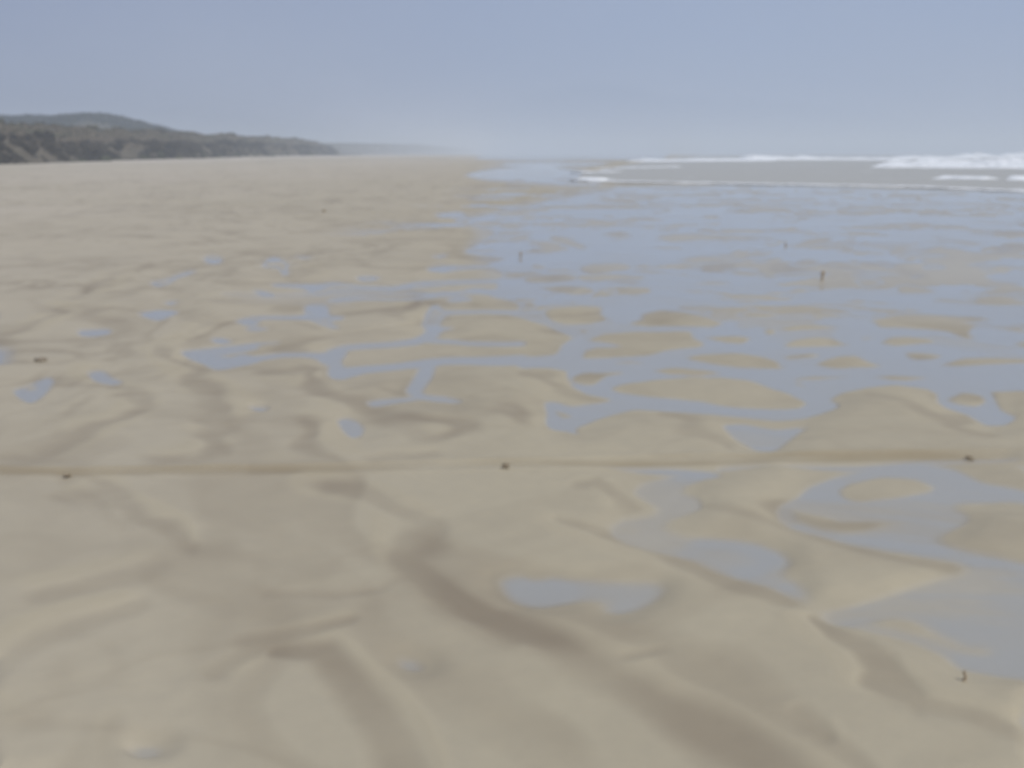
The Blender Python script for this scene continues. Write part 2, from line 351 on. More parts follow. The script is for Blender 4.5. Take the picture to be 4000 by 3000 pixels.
class NT:
    def __init__(self, name):
        self.m = bpy.data.materials.new(name)
        self.m.use_nodes = True
        self.t = self.m.node_tree
        self.t.nodes.clear()
        self.out = self.t.nodes.new('ShaderNodeOutputMaterial')

    def n(self, typ, **kw):
        nd = self.t.nodes.new(typ)
        for k, v in kw.items():
            if k.startswith('i_'):
                nd.inputs[k[2:].replace('_', ' ')].default_value = v
            else:
                setattr(nd, k, v)
        return nd

    def l(self, a, b):
        self.t.links.new(a, b)

    def noise(self, scale, detail=4, rough=.55, vec=None, dist=0):
        nd = self.n('ShaderNodeTexNoise')
        nd.inputs['Scale'].default_value = scale
        nd.inputs['Detail'].default_value = detail
        nd.inputs['Roughness'].default_value = rough
        nd.inputs['Distortion'].default_value = dist
        if vec is not None:
            self.l(vec, nd.inputs['Vector'])
        return nd.outputs['Fac']

    def pos(self, sx=1, sy=1, sz=1):
        g = self.n('ShaderNodeNewGeometry')
        mp = self.n('ShaderNodeMapping')
        mp.inputs['Scale'].default_value = (sx, sy, sz)
        self.l(g.outputs['Position'], mp.inputs['Vector'])
        return mp.outputs['Vector']

    def rng(self, v, a, b, c=0, d=1):
        nd = self.n('ShaderNodeMapRange')
        self.l(v, nd.inputs['Value'])
        for k, q in zip(('From Min', 'From Max', 'To Min', 'To Max'), (a, b, c, d)):
            nd.inputs[k].default_value = q
        return nd.outputs['Result']

    def mix(self, f, a, b):
        nd = self.n('ShaderNodeMix', data_type='RGBA')
        for sock, v in ((nd.inputs['Factor'], f), (nd.inputs[6], a), (nd.inputs[7], b)):
            if hasattr(v, 'links'):
                self.l(v, sock)
            elif isinstance(v, (int, float)):
                sock.default_value = v
            else:
                sock.default_value = (*v, 1)
        return nd.outputs[2]

    def attr(self, name):
        return self.n('ShaderNodeAttribute', attribute_name=name).outputs['Fac']

    def principled(self, color, rough, spec=.5, bump=None, bstr=.3, bdist=.01):
        b = self.n('ShaderNodeBsdfPrincipled')
        for sock, v in ((b.inputs['Base Color'], color), (b.inputs['Roughness'], rough), (b.inputs['Specular IOR Level'], spec)):
            if hasattr(v, 'links'):
                self.l(v, sock)
            elif isinstance(v, (int, float)):
                sock.default_value = v
            else:
                sock.default_value = (*v, 1)
        if bump is not None:
            bp = self.n('ShaderNodeBump')
            bp.inputs['Strength'].default_value = bstr
            bp.inputs['Distance'].default_value = bdist
            self.l(bump, bp.inputs['Height'])
            self.l(bp.outputs['Normal'], b.inputs['Normal'])
        self.l(b.outputs[0], self.out.inputs['Surface'])
        return b


# ------------------------------------------------------------------ materials
# damp beach sand
k = NT('beach_sand')
wet_shade, trk = k.attr('wet_shade'), k.attr('track')
patch = k.noise(.55, 3, .5, k.pos(1, .6, 1))
fine = k.noise(9, 5, .65, k.pos())
grain = k.noise(420, 2, .6, k.pos())
dryc = k.mix(k.rng(patch, .3, .7), (.364, .320, .229), (.396, .347, .243))
dryc = k.mix(k.rng(fine, .3, .75, 0, .35), dryc, (.294, .262, .194))
dryc = k.mix(k.rng(k.attr('upper'), 0, 1), dryc, (.485, .43, .36))
dryc = k.mix(k.rng(k.attr('crest'), 0, 1, 0, .65), dryc, (.378, .328, .228))  # highlight on the ripple crests put into the colour as paler sand
c = k.mix(wet_shade, dryc, (.226, .184, .125))  # damp sand and painted ripple shade share this darker tone
c = k.mix(k.attr('silt'), c, (.335, .318, .278))
c = k.mix(k.rng(trk, 0, 1, 0, .72), c, (.262, .206, .118))
c = k.mix(k.rng(grain, .35, .65, 0, .10), c, (.5, .46, .38))
pb = k.principled(c, k.rng(wet_shade, 0, 1, .70, .58), .28, grain, .18, .004)
k.l(k.attr('sheen'), pb.inputs['Coat Weight'])
pb.inputs['Coat Roughness'].default_value = .34
pb.inputs['Coat IOR'].default_value = 1.7
M_SAND = k.m

# shallow clear sea water lying in the hollows
k = NT('pool_water')
lw = k.n('ShaderNodeLayerWeight')
lw.inputs['Blend'].default_value = .5
pw = k.n('ShaderNodeMath', operation='POWER')
pw.inputs[1].default_value = 5
k.l(lw.outputs['Facing'], pw.inputs[0])
fr = k.n('ShaderNodeMath', operation='MULTIPLY_ADD')
fr.inputs[1].default_value = .92
fr.inputs[2].default_value = .08
k.l(pw.outputs[0], fr.inputs[0])
rip = k.noise(6, 2, .5, k.pos(1, 1, 1))
bp = k.n('ShaderNodeBump')
bp.inputs['Strength'].default_value = .05
bp.inputs['Distance'].default_value = .01
k.l(rip, bp.inputs['Height'])
gl = k.n('ShaderNodeBsdfGlossy', i_Roughness=.04)
gl.inputs['Color'].default_value = (1, 1, 1, 1)
k.l(bp.outputs['Normal'], gl.inputs['Normal'])
tp = k.n('ShaderNodeBsdfTransparent')
tp.inputs['Color'].default_value = (.97, .98, .98, 1)
mx = k.n('ShaderNodeMixShader')
k.l(fr.outputs[0], mx.inputs[0])
sl_ = k.n('ShaderNodeBsdfDiffuse')
sl_.inputs['Color'].default_value = (.64, .615, .555, 1)
m0 = k.n('ShaderNodeMixShader')
m0.inputs[0].default_value = .06
k.l(tp.outputs[0], m0.inputs[1])
k.l(sl_.outputs[0], m0.inputs[2])
k.l(m0.outputs[0], mx.inputs[1])
k.l(gl.outputs[0], mx.inputs[2])
t2 = k.n('ShaderNodeBsdfTransparent')
m9 = k.n('ShaderNodeMixShader')
k.l(k.attr('film'), m9.inputs[0])
k.l(t2.outputs[0], m9.inputs[1])
k.l(mx.outputs[0], m9.inputs[2])
k.l(m9.outputs[0], k.out.inputs['Surface'])
M_POOL = k.m

# turbid shallow sea
k = NT('sea_water')
fo = k.noise(.5, 6, .65, k.pos(.5, .25, 1))
foam_f = k.rng(fo, .63, .72, 0, .6)
cc = k.mix(foam_f, (.37, .352, .295), (.72, .74, .74))
wv = k.noise(1.3, 5, .6, k.pos(.5, 1.4, 1))
k.principled(cc, .38, .5, wv, .35, .15)
M_SEA = k.m

k = NT('sea_foam')
fo = k.noise(1.6, 6, .7, k.pos(.7, .7, 1.6))
cc = k.mix(k.rng(fo, .30, .60), (.50, .53, .55), (.86, .88, .89))
k.principled(cc, .85, .3, fo, .6, .3)
M_FOAM = k.m

k = NT('swash_foam')
fo = k.noise(1.1, 6, .7, k.pos(.5, 1.2, 1))
cc = k.mix(k.rng(fo, .40, .66), (.50, .51, .51), (.82, .84, .85))
k.principled(cc, .8, .3, fo, .4, .05)
M_SWASH = k.m

k = NT('dune_sand_and_litter')
n1 = k.noise(.16, 5, .6, k.pos(1, 1, 2.0))
n2 = k.noise(.9, 5, .65, k.pos(1, 1, 1.5))
cc = k.mix(k.rng(n1, .40, .60), (.082, .073, .053), (.130, .111, .080))
cc = k.mix(k.rng(n2, .45, .70, 0, .8), cc, (.08, .068, .052))
cc = k.mix(k.attr('green'), cc, (.050, .056, .030))
k.principled(cc, .95, .2, n2, .8, .5)
M_DUNE = k.m

k = NT('hill_scrub_ground')
n1 = k.noise(.04, 5, .6, k.pos(1, 1, 2.0))
n2 = k.noise(.25, 5, .65, k.pos())
cc = k.mix(k.rng(n1, .35, .65), (.022, .027, .021), (.036, .039, .028))
cc = k.mix(k.rng(n2, .5, .75, 0, .7), cc, (.035, .040, .028))
cc = k.mix(k.attr('bare'), cc, (.22, .19, .15))
k.principled(cc, .95, .2, n2, .8, 1.5)
M_HILL = k.m


def leafmat(name, a, b):
    k = NT(name)
    oi = k.n('ShaderNodeObjectInfo')
    nn = k.noise(1.4, 3, .6, k.pos())
    c1 = k.mix(k.rng(nn, .3, .7), a, b)
    hs = k.n('ShaderNodeHueSaturation')
    k.l(k.rng(oi.outputs['Random'], 0, 1, .75, 1.3), hs.inputs['Value'])
    k.l(c1, hs.inputs['Color'])
    k.principled(hs.outputs[0], .8, .25)
    return k.m


M_DARK = leafmat('dark_shrub_leaves', (.024, .019, .012), (.048, .039, .026))
M_OLIVE = leafmat('olive_shrub_leaves', (.066, .061, .028), (.112, .099, .050))
M_STRAW = leafmat('dry_dune_grass', (.150, .124, .088), (.255, .208, .148))
M_GREEN = leafmat('green_dune_grass', (.075, .090, .042), (.13, .14, .07))
M_HSCRUB = leafmat('hill_leaves', (.014, .019, .014), (.028, .033, .023))


def plain(name, a, b, scale=60, rough=.8):
    k = NT(name)
    nn = k.noise(scale, 4, .6, k.pos())
    k.principled(k.mix(k.rng(nn, .3, .7), a, b), rough, .3, nn, .4, .004)
    return k.m


M_WOOD = plain('weathered_brown_stem', (.34, .26, .17), (.44, .35, .24))
M_WEED = plain('dark_brown_weed', (.25, .20, .135), (.31, .255, .175))
M_STONE = plain('dark_stone', (.20, .165, .12), (.26, .22, .165))

# ------------------------------------------------------------------ the sea's outline on the beach (photo pixels -> metres)
FRONT = [(2262, 700), (2300, 708), (2450, 712), (2700, 717), (3000, 722), (3300, 727), (3600, 733), (3800, 741), (4000, 750), (4300, 765)]
FP = np.array([ground(*p) for p in FRONT])
faz = np.degrees(np.arctan2(FP[:, 0], FP[:, 1]))
frr = np.hypot(FP[:, 0], FP[:, 1])
faz = np.concatenate([faz, [45, 70, 95, 125, 150]])
frr = np.concatenate([frr, [27, 25, 28, 45, 120]])
FAR_AZ = [4.2, 5.0, 6.0, 8.0, 9.5, 11.0, 12.0, 160]
FAR_R = [66, 80, 100, 165, 260, 600, 2500, 2500]
AZ0 = faz[0] - .05


def sea_near(az):
    return np.interp(az, faz, frr)


def sea_far(az):
    return np.interp(az, FAR_AZ, FAR_R)


# ------------------------------------------------------------------ beach: one sheet of sand out to the horizon
az_d = np.concatenate([np.arange(-180, -42, 2.0), np.linspace(-42, 42, 860), np.arange(44, 180, 2.0)])
q = np.arange(760, 5.4, -1.4)
rr = np.concatenate([[.12, .4, .8, 1.2, 1.5], F * CAM_H / q, np.geomspace(260, 2500, 44)])
AZ, RR = np.meshgrid(np.radians(az_d), rr)
X, Y = RR * np.sin(AZ), RR * np.cos(AZ)
px, py = to_pix(X, Y)
front = (Y > .2)
d = np.hypot(X, Y)
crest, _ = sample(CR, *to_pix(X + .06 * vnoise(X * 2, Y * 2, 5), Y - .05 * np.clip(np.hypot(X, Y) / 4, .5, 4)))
wa_ = np.clip(d * .035, .02, 1.0)
qx, qy = to_pix(X + wa_ * .35 * fbm(X * 2.6 / wa_ * .12, Y * 2.6 / wa_ * .12, 201, 3), Y + wa_ * .35 * fbm(X * 2.6 / wa_ * .12, Y * 2.6 / wa_ * .12, 202, 3))
m, ok = sample(Wm, qx, qy)
m2, _ = sample(Wsoft, qx, qy)
kk = sstep(1500, 2300, py)
m = m * (1 - kk) + m2 * kk
wd, _ = sample(Wide, px, py)
sv, _ = sample(S, *to_pix(X + wa_ * 1.3 * fbm(X * 1.3, Y * 1.3, 211, 3), Y + wa_ * 1.3 * fbm(X * 1.3, Y * 1.3, 212, 3)))
tk, _ = sample(TK, px, py)
inside = ok & front
edge = np.minimum(np.minimum(px + 230, 4230 - px), np.minimum(3250 - py, 9999)) + 190 * fbm(X * .9, Y * .9, 601, 3)
fin = np.where(inside, sstep(0, 230, edge), 0)
# beach beyond the surveyed ground: the same kind of braided pools
wx = X + .6 * vnoise(X * .7, Y * .7, 5)
wy = Y + .6 * vnoise(X * .7, Y * .7, 6)
braid = fbm(wx * .45, wy * .9, 31, 4)
mo = sstep(.02, .14, braid + np.clip(X * .03 + .02, -.35, .16))
so = sstep(.1, .5, -fbm(wx * .6 + 9, wy * .6, 51, 3)) * .8
m = m * fin + mo * (1 - fin)
wd = wd * fin + mo * (1 - fin)
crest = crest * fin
sv = sv * fin + so * (1 - fin)
tk = tk * fin
d = np.hypot(X, Y)
# small irregularities
amp = sstep(2500, 20, d)
m = m + .22 * fbm(X * 2.2 / (1 + d * .06), Y * 3.0 / (1 + d * .06), 71, 4) * np.clip(4 * m * (1 - m), 0, 1)
# low bars just breaking the surface of the flooded flat
bars = fbm(wx * .75 / (1 + d * .010), wy * 1.5 / (1 + d * .010), 301, 5, .6) + .35 * vnoise(X * 1.6, Y * .9, 307) * sstep(60, 10, d)
m = m - .84 * sstep(-.04, .26, bars) * sstep(6, 10, d) * sstep(75, 45, d) * sstep(.5, 1, m)
m = m + .75 * sstep(.16, .36, fbm(wx * .5 + 40, wy * .7, 311, 4)) * sstep(8, 12, d) * sstep(60, 30, d) * sstep(-5.5, -1.5, X - .05 * Y) * sstep(.3, 0, m)
m = np.clip(m, 0, 1)
base = .30 * sstep(-5, -58, X) + .05 * sstep(-2, -10, X) + .05 * sstep(60, 200, Y) * sstep(20, -10, X)
near = np.where(inside, sample(Near, px, py)[0], 0) * fin + sstep(0, .5, mo) * (1 - fin)
high = (.010 + base - .006 * sv + .012 * (1 - wd)
        + .006 * fbm(wx * 1.1, wy * 1.8, 3, 4)
        + .012 * fbm(X * .35, Y * .35, 23, 4) * sstep(6, 30, d) * sstep(-3, -12, X)
        + .05 * fbm(X * .06, Y * .04, 29, 3) * sstep(40, 120, d) * sstep(-8, -25, X))
relief = .0014 + np.maximum(high, .001) * (1 - near)
pool = -.002 - .003 * wd + .0015 * fbm(wx * 1.6, wy * 2.4, 43, 3)
mm = sstep(.05, .6, m)
Z = relief * (1 - mm) + pool * mm + .0012 * fbm(X * 9, Y * 14, 13, 3) * sstep(14, 4, d)
rp2 = fbm(wx * .55 + .5 * Y * .3 + 1.1 * vnoise(X * .5, Y * .4, 9), wy * .9 - .35 * X + 1.1 * vnoise(X * .5 + 7, Y * .4, 10), 321, 4)
Z = Z + .007 * (1 - fin * (1 - sstep(4.5, 8, d))) * (sstep(0, .3, np.abs(rp2)) - .6) * sstep(.25, .02, m) * sstep(110, 40, d)
al_ = .5 * X - .87 * Y + .35 * vnoise(X * .9, Y * .9, 501)
ac_ = .87 * X + .5 * Y + .45 * fbm(X * .8, Y * .8, 503, 3)
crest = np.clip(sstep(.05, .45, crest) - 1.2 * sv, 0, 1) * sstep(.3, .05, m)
Z = Z + .0024 * crest - .006 * sstep(9, 4, d) * sstep(.02, .45, fbm(ac_ * 1.9, al_ * .55, 511, 3)) * sstep(.2, .0, m)
# the wheel track: a shallow tyre-wide groove with ribs and a low lip
along = X + .1 * Y
rib = np.sin(along * 2 * math.pi / .034 + 3 * vnoise(X * 3, Y * 3, 8))
Z = Z + tk * (.009 - .012 * sstep(.45, 1.0, tk)) + .0014 * rib * sstep(.5, 1, tk) * sstep(-.35, .1, vnoise(X * 1.3, Y * 1.3, 77))
# sea bed and dune foot
azd = np.degrees(AZ)
sea_in = (azd > AZ0) * sstep(0, 3, RR - sea_near(azd)) * sstep(0, 12, sea_far(azd) - RR)
Z = Z - .35 * sea_in
Z = Z + .35 * sstep(-55, -75, X)
upper = sstep(-34, -56, X + 3 * vnoise(X * .05, Y * .03, 4)) * (.75 + .4 * vnoise(X * .2, Y * .08, 19))
upper = np.maximum(upper, .45 * (.4 * sstep(.2, -1.6, X) + .6 * sstep(-.2, -14, X)) * (.8 + .5 * fbm(X * .15, Y * .1, 23, 3)))
sv2 = sv * (.7 + .55 * fbm(X * 1.7, Y * 2.2, 221, 4))
rip_ = fbm(wx * .55 + .5 * Y * .3 + 1.1 * vnoise(X * .5, Y * .4, 9), wy * .9 - .35 * X + 1.1 * vnoise(X * .5 + 7, Y * .4, 10), 321, 4)
trough = (1 - sstep(.0, .16, np.abs(rip_))) * sstep(-.5, .2, fbm(X * .3, Y * .3, 331, 2) + .2) * sstep(110, 40, d) * (1 - fin * (1 - sstep(4.5, 8, d)))
fine_ = (1 - sstep(0, .2, np.abs(fbm(wx * 1.3 - .8 * Y, wy * 1.6, 341, 3)))) * sstep(40, 12, d)
al = .5 * X - .87 * Y + .35 * vnoise(X * .9, Y * .9, 501)
ac = .87 * X + .5 * Y + .45 * fbm(X * .8, Y * .8, 503, 3)
swale = fbm(ac * 1.9, al * .55, 511, 3)
nearw = sstep(9, 4, d)
swirl = .34 * nearw * sstep(.02, .30, swale) + .46 * trough + .12 * fine_ + sstep(-.05, .55, fbm(wx * .8 + .8 * vnoise(X * .9, Y * .9, 9), wy * 1.5, 231, 4)) * .18
wet_shade_v = np.clip(np.maximum(.58 * sv2, .10 * sstep(.02, .5, m)) + swirl + .15 * fbm(wx * 1.3 + 4, wy * 2.0, 91, 4) + .10 * sstep(3, 30, X), 0, 1)
wet_shade_v = np.clip(wet_shade_v - .25 * crest, 0, 1)
wet_shade_v = wet_shade_v * (1 - .8 * np.clip(upper, 0, 1))
alpha = sstep(.14, .82, m + .12 * fbm(wx * 2.6, wy * 3.6, 401, 4)) * (.90 + .22 * fbm(wx * 1.1, wy * 2.2, 411, 4) - sstep(6, 3.5, d) * (.08 + .72 * sstep(-.12, .38, fbm(wx * 1.2 + 3 + .6 * Y, wy * 4.2 + .5 * X, 421, 5))))
alpha = np.clip(alpha, 0, 1) * (RR > .1)
verts = np.stack([X, Y, Z], -1).reshape(-1, 3)
faces = grid_faces(len(rr), len(az_d), True)
beach = mesh_from('beach', verts, faces, M_SAND, {'wet_shade': wet_shade_v.ravel(), 'silt': np.clip(alpha * 1.1, 0, 1).ravel(), 'crest': np.clip(crest, 0, 1).ravel(), 'sheen': np.clip(np.maximum(sstep(.06, .40, m) * .7, .95 * sstep(.15, .6, wd) * sstep(6, 14, d)), 0, 1).ravel(), 'track': np.clip(tk * (.60 + 1.0 * fbm(X * 1.1, Y * 7, 61, 4)) - .10, 0, 1).ravel(), 'upper': np.clip(upper, 0, 1).ravel()})
tag(beach, 'damp tan beach sand with winding hollows and a wheel track across it', None, None, 'structure')

# ------------------------------------------------------------------ pool water: a level sheet that fills every hollow deeper than it
fall = grid_faces(len(rr), len(az_d), True)
keep = alpha.ravel()[fall].max(1) > .01
fall = fall[keep]
used, inv = np.unique(fall, return_inverse=True)
wv_ = np.stack([X.ravel()[used], Y.ravel()[used], np.zeros(len(used))], -1)
water = mesh_from('water', wv_, inv.reshape(-1, 4), M_POOL, {'film': alpha.ravel()[used]})
tag(water, 'shallow blue-grey tide pools lying in the hollows of the sand', None, None, 'structure')

# ------------------------------------------------------------------ sea
sa = np.concatenate([np.linspace(AZ0, 34, 300), np.linspace(35, 150, 60)])
tt = np.concatenate([[0, .004, .01, .02], np.linspace(.04, 1, 130)])
SA, TT = np.meshgrid(sa, tt)
r0, r1 = sea_near(SA), sea_far(SA)
SR = 1 / (1 / r0 + (1 / r1 - 1 / r0) * TT)
sx_, sy_ = SR * np.sin(np.radians(SA)), SR * np.cos(np.radians(SA))
e0 = sstep(0, 6, SR - r0) * sstep(0, 5, r1 - SR)
sz = .012 + .05 * e0 + e0 * (.05 * fbm(sx_ * .12, sy_ * .3, 101, 4) + sstep(60, 250, SR) * .22 * fbm(sx_ * .02, sy_ * .06, 111, 3))
sea = mesh_from('sea', np.stack([sx_, sy_, sz], -1).reshape(-1, 3), grid_faces(len(tt), len(sa)), M_SEA)
tag(sea, 'grey-brown shallow sea behind the foam line', None, None, 'structure')

# foam along the water's edge: a lumpy low strip
fa = np.concatenate([np.linspace(AZ0, 33, 700), np.linspace(33.2, 120, 200)])
prof = np.array([(-.15, .0), (.05, .55), (.3, 1.0), (.6, .8), (.85, .5), (1.0, 0)])
wdt = 1.6 + 1.1 * fbm(fa * 1.5, fa * 0 + .5, 5, 3) + .8 * sstep(10, 4.5, fa)
hgt = .05 * np.clip(.75 + .8 * fbm(fa * 3.0, fa * 0 + 2.5, 9, 4), .15, 2)
rows = []
fr0 = sea_near(fa) + .35 * fbm(fa * 2.5, fa * 0, 15, 3)
for t_, h_ in prof:
    r_ = fr0 + t_ * wdt
    rows.append(np.stack([r_ * np.sin(np.radians(fa)), r_ * np.cos(np.radians(fa)), .015 + hgt * h_ + .012 * (h_ > 0) * fbm(fa * 14, fa * 0 + t_ * 6, 3, 2)], -1))
swash = mesh_from('sea_foam', np.array(rows).reshape(-1, 3), grid_faces(len(prof), len(fa)), M_SWASH)
tag(swash, 'thin line of white foam along the front edge of the sea', None, None, 'stuff')


# ------------------------------------------------------------------ breakers
def breaker(x0, x1, ybase, H, depth, label, seed, tilt=0.0, face=.35):
    """x0..x1 photo columns of its ends, ybase photo row of its foot"""
    ax, ay = ground(x0, ybase - tilt, .03)
    bx, by = ground(x1, ybase + tilt, .03)
    cx, cy = (ax + bx) / 2, (ay + by) / 2
    L = math.hypot(bx - ax, by - ay)
    ux, uy = (bx - ax) / L, (by - ay) / L
    nx, ny = -uy, ux               # away from the viewer
    root = bpy.data.objects.new('breaking_wave', None)
    root.location = (cx, cy, 0)
    col.objects.link(root)
    tag(root, label, 'wave', 'white breakers rolling in off the sea')
    n = max(60, min(420, int(L / .35)))
    s = np.linspace(-.5, .5, n)
    env = sstep(.5, .40, np.abs(s)) ** .7
    wob = fbm(s * L * .05, s * 0 + seed, seed, 3) * depth * .5
    amp = H * env * np.clip(.72 + .85 * fbm(s * L * .10, s * 0 + seed * 1.7, seed + 3, 4), .28, 1.6)
    # water body of the wave
    pr = np.array([(-.10, 0), (.02, .55), (.10, .82), (.22, .86), (.5, .55), (.8, .22), (1.15, 0)])
    R = []
    for t_, h_ in pr:
        o_ = t_ * depth + wob
        R.append(np.stack([s * L * ux + o_ * nx, s * L * uy + o_ * ny, .0 + amp * h_], -1))
    mesh_from('swell', np.array(R).reshape(-1, 3), grid_faces(len(pr), n), M_SEA, parent=root)
    # tumbling foam over its front and crest
    pr = np.array([(-.55, .02), (-.35, .16), (-.2, .42), (-.08, .72), (.04, .95), (.16, 1.06), (.32, .98), (.5, .70), (.72, .38), (.95, .1)])
    R = []
    for i, (t_, h_) in enumerate(pr):
        o_ = t_ * depth * (1 + .35 * fbm(s * L * .25, s * 0 + i, seed + 9, 2)) + wob
        lump = 1 + .38 * fbm(s * L * .45, s * 0 + i * .9, seed + 21, 4)
        R.append(np.stack([s * L * ux + o_ * nx, s * L * uy + o_ * ny, .03 * env + amp * h_ * lump], -1))
    mesh_from('foam_crest', np.array(R).reshape(-1, 3), grid_faces(len(pr), n), M_FOAM, parent=root)
    return root


breaker(3400, 4200, 657, .85, 6, 'long bright breaker reaching the right edge, nearest of the tall white ones', 3, 4)
breaker(2480, 3000, 629, .75, 9, 'thin white breaker at the left end of the far surf line', 5, -1)
breaker(2880, 3310, 626, .95, 9, 'white breaker in the middle of the far surf line', 8, 0)
breaker(3180, 3520, 627, .95, 9, 'short ragged breaker just left of the long bright one', 12, 1)
breaker(3530, 3830, 622, 1.9, 12, 'tall misty breaker showing above the long bright one', 14, 0)
breaker(3760, 4250, 617, 2.3, 14, 'pale misty breaker farthest out at the right edge', 19, 0)
breaker(2270, 2400, 673, .26, 2.4, 'small white foam roll at the left tip of the sea', 23, 1)
breaker(2262, 2350, 703, .20, 1.6, 'low foam roll just below the roll at the tip of the sea', 27, 1, )
breaker(3680, 3900, 700, .26, 1.8, 'small low breaker with a bright left end near the foam line', 29, 3)
breaker(3925, 4200, 706, .26, 1.8, 'small low breaker cut off by the right edge near the foam line', 31, 2)
breaker(2400, 2640, 655, .14, 3.0, 'faint low roll of foam beside the tip of the sea', 37, -3)

# ------------------------------------------------------------------ dunes on the left
TOE_Y = [-400, 0, 107, 250, 400, 445, 480, 560, 800, 1500, 2450]
TOE_X = [-48, -48, -54.5, -68.5, -77, -80, -98, -116, -116, -104, -92]
HY = [-400, 60, 107, 170, 250, 330, 400, 440, 470, 520, 800, 1300, 2450]
HH = [4.6, 4.6, 4.8, 5.4, 6.0, 6.4, 6.7, 6.2, 5.0, 6.0, 9.0, 12.0, 10.0]


def toe(y):
    return np.interp(y, TOE_Y, TOE_X) + 1.3 * vnoise(y * .07, y * 0, 3) + .7 * vnoise(y * .23, y * 0, 7)


def dune_z(t, y):
    """t metres inland from the foot"""
    H = np.interp(y, HY, HH)
    g = t + 1.8 * fbm(y * .10, t * .03, 41, 3) + .9 * fbm(y * .33, t * .12, 47, 3)
    z = H * (.52 * sstep(0, 4.5, g) + .48 * sstep(3.5, 13, g))
    z = z + .55 * fbm(y * .20, t * .20, 53, 4) * sstep(.5, 4, t) + .7 * fbm(y * .05, t * .05, 59, 3) * sstep(6, 14, t)
    z = z * sstep(-.2, 2.5, t) + .30
    return z


dy_ = np.concatenate([np.linspace(-380, 50, 60)[:-1], np.linspace(50, 470, 620)[:-1], np.geomspace(470, 2450, 220)])
dt_ = np.concatenate([np.linspace(0, 18, 46), np.geomspace(19, 140, 22)])
DY, DT = np.meshgrid(dy_, dt_)
DZ = dune_z(DT, DY) - .6 * (DT <= 0)
DX = toe(DY) - DT
green = np.clip(sstep(6, 13, DT + 3 * vnoise(DY * .15, DT * .2, 83)) * (.7 + .5 * vnoise(DY * .3, DT * .3, 87)), 0, 1)
dunes = mesh_from('dunes', np.stack([DX, DY, DZ], -1).reshape(-1, 3), grid_faces(len(dt_), len(dy_)), M_DUNE, {'green': green.ravel()})
tag(dunes, 'low scrub-covered sand dunes running along the left of the beach', None, None, 'structure')

# hill behind
HX = np.array([-620, -420, -330, -281, -262, -240, -229, -222, -213, -205, -197, -190, -183, -170, -150, -120])
HHt = np.array([13, 20, 21, 21.6, 21.9, 22.6, 23.2, 23.2, 20.0, 17.6, 15.4, 13.6, 11.0, 7.0, 3.0, .5])
hx, hy = np.meshgrid(np.linspace(-620, -118, 260), np.linspace(330, 760, 110))
ridge = 500 + 18 * vnoise(hx * .012, hx * 0, 4)
dd = (hy - ridge) / np.where(hy < ridge, 90, 150)
hz = np.interp(hx * 500 / np.maximum(hy, 430) if False else hx, HX, HHt) * np.exp(-dd * dd) + .9 * fbm(hx * .05, hy * .05, 131, 4) + .5
bare = np.clip(sstep(14, 3, np.hypot(hx + 206, (hy - 455) * .6)) * (.5 + .6 * fbm(hx * .2, hy * .1, 5, 3)), 0, .32)
HK = .68
hill = mesh_from('hill', np.stack([hx * HK * .97, hy * HK, (hz - CAM_H) * HK * .90 + CAM_H], -1).reshape(-1, 3), grid_faces(*hx.shape), M_HILL, {'bare': bare.ravel()})
tag(hill, 'low rounded scrub-covered hill behind the dunes', None, None, 'structure')


# ------------------------------------------------------------------ vegetation
def leaf_cloud(n, rad, size, seed, squash=.7, lobes=5):
    """many small leaf faces spread through a lumpy low crown"""
    r = np.random.default_rng(seed)
    cen = np.stack([r.uniform(-.55, .55, lobes), r.uniform(-.55, .55, lobes), r.uniform(.15, .6, lobes)], -1) * rad
    lr = r.uniform(.35, .6, lobes) * rad
    pick = r.integers(0, lobes, n)
    v = r.normal(size=(n, 3))
    v /= np.linalg.norm(v, axis=1)[:, None]
    p = cen[pick] + v * (lr[pick] * r.uniform(.55, 1.05, n) ** .5)[:, None]
    p[:, 2] = np.abs(p[:, 2]) * squash
    return p, quads_at(p, size, r)


def quads_at(p, size, r, upright=0.0):
    n = len(p)
    a = r.normal(size=(n, 3))
    a[:, 2] += upright * 3
    a /= np.linalg.norm(a, axis=1)[:, None]
    b = np.cross(a, r.normal(size=(n, 3)))
    b /= np.linalg.norm(b, axis=1)[:, None] + 1e-9
    s = (size * r.uniform(.6, 1.4, n))[:, None]
    w = .55 - .35 * upright
    return np.stack([p - a * s - b * s * w * .4, p - b * s * w + a * s * .1, p + a * s, p + b * s * w - a * s * .1], 1)


def leaf_mesh(name, Q, mat):
    n = len(Q)
    return mesh_from(name, Q.reshape(-1, 3), np.arange(n * 4).reshape(n, 4), mat, smooth=False)


def shrub_set(name, mat, variants, spots, labels, group, size):
    protos = []
    for i in range(variants):
        p, Q = leaf_cloud(420, 1.0, size, 100 + i + len(name), .75)
        protos.append(leaf_mesh(name, Q, mat))
    for i, (x, y, z, sc_, lab) in enumerate(spots):
        o = protos[i] if i < variants else protos[i % variants].copy()
        if i >= variants:
            col.objects.link(o)
        o.location = (x, y, z)
        o.rotation_euler = (0, 0, random.uniform(0, 6.28))
        o.scale = (sc_ * random.uniform(.85, 1.3), sc_ * random.uniform(.85, 1.3), sc_ * random.uniform(.8, 1.2))
        tag(o, lab, 'shrub', group)


def az_to_dune(sx, t):
    """point of the dune surface t metres inland seen in photo column sx"""
    u = (sx * KS - 512) / F
    lo, hi = 40.0, 2400.0
    for y in np.geomspace(45, 2400, 1500):
        if (toe(np.array([y]))[0] - t) >= u * y / CP * 1.0 * CP:
            return toe(np.array([y]))[0] - t, y
    return None


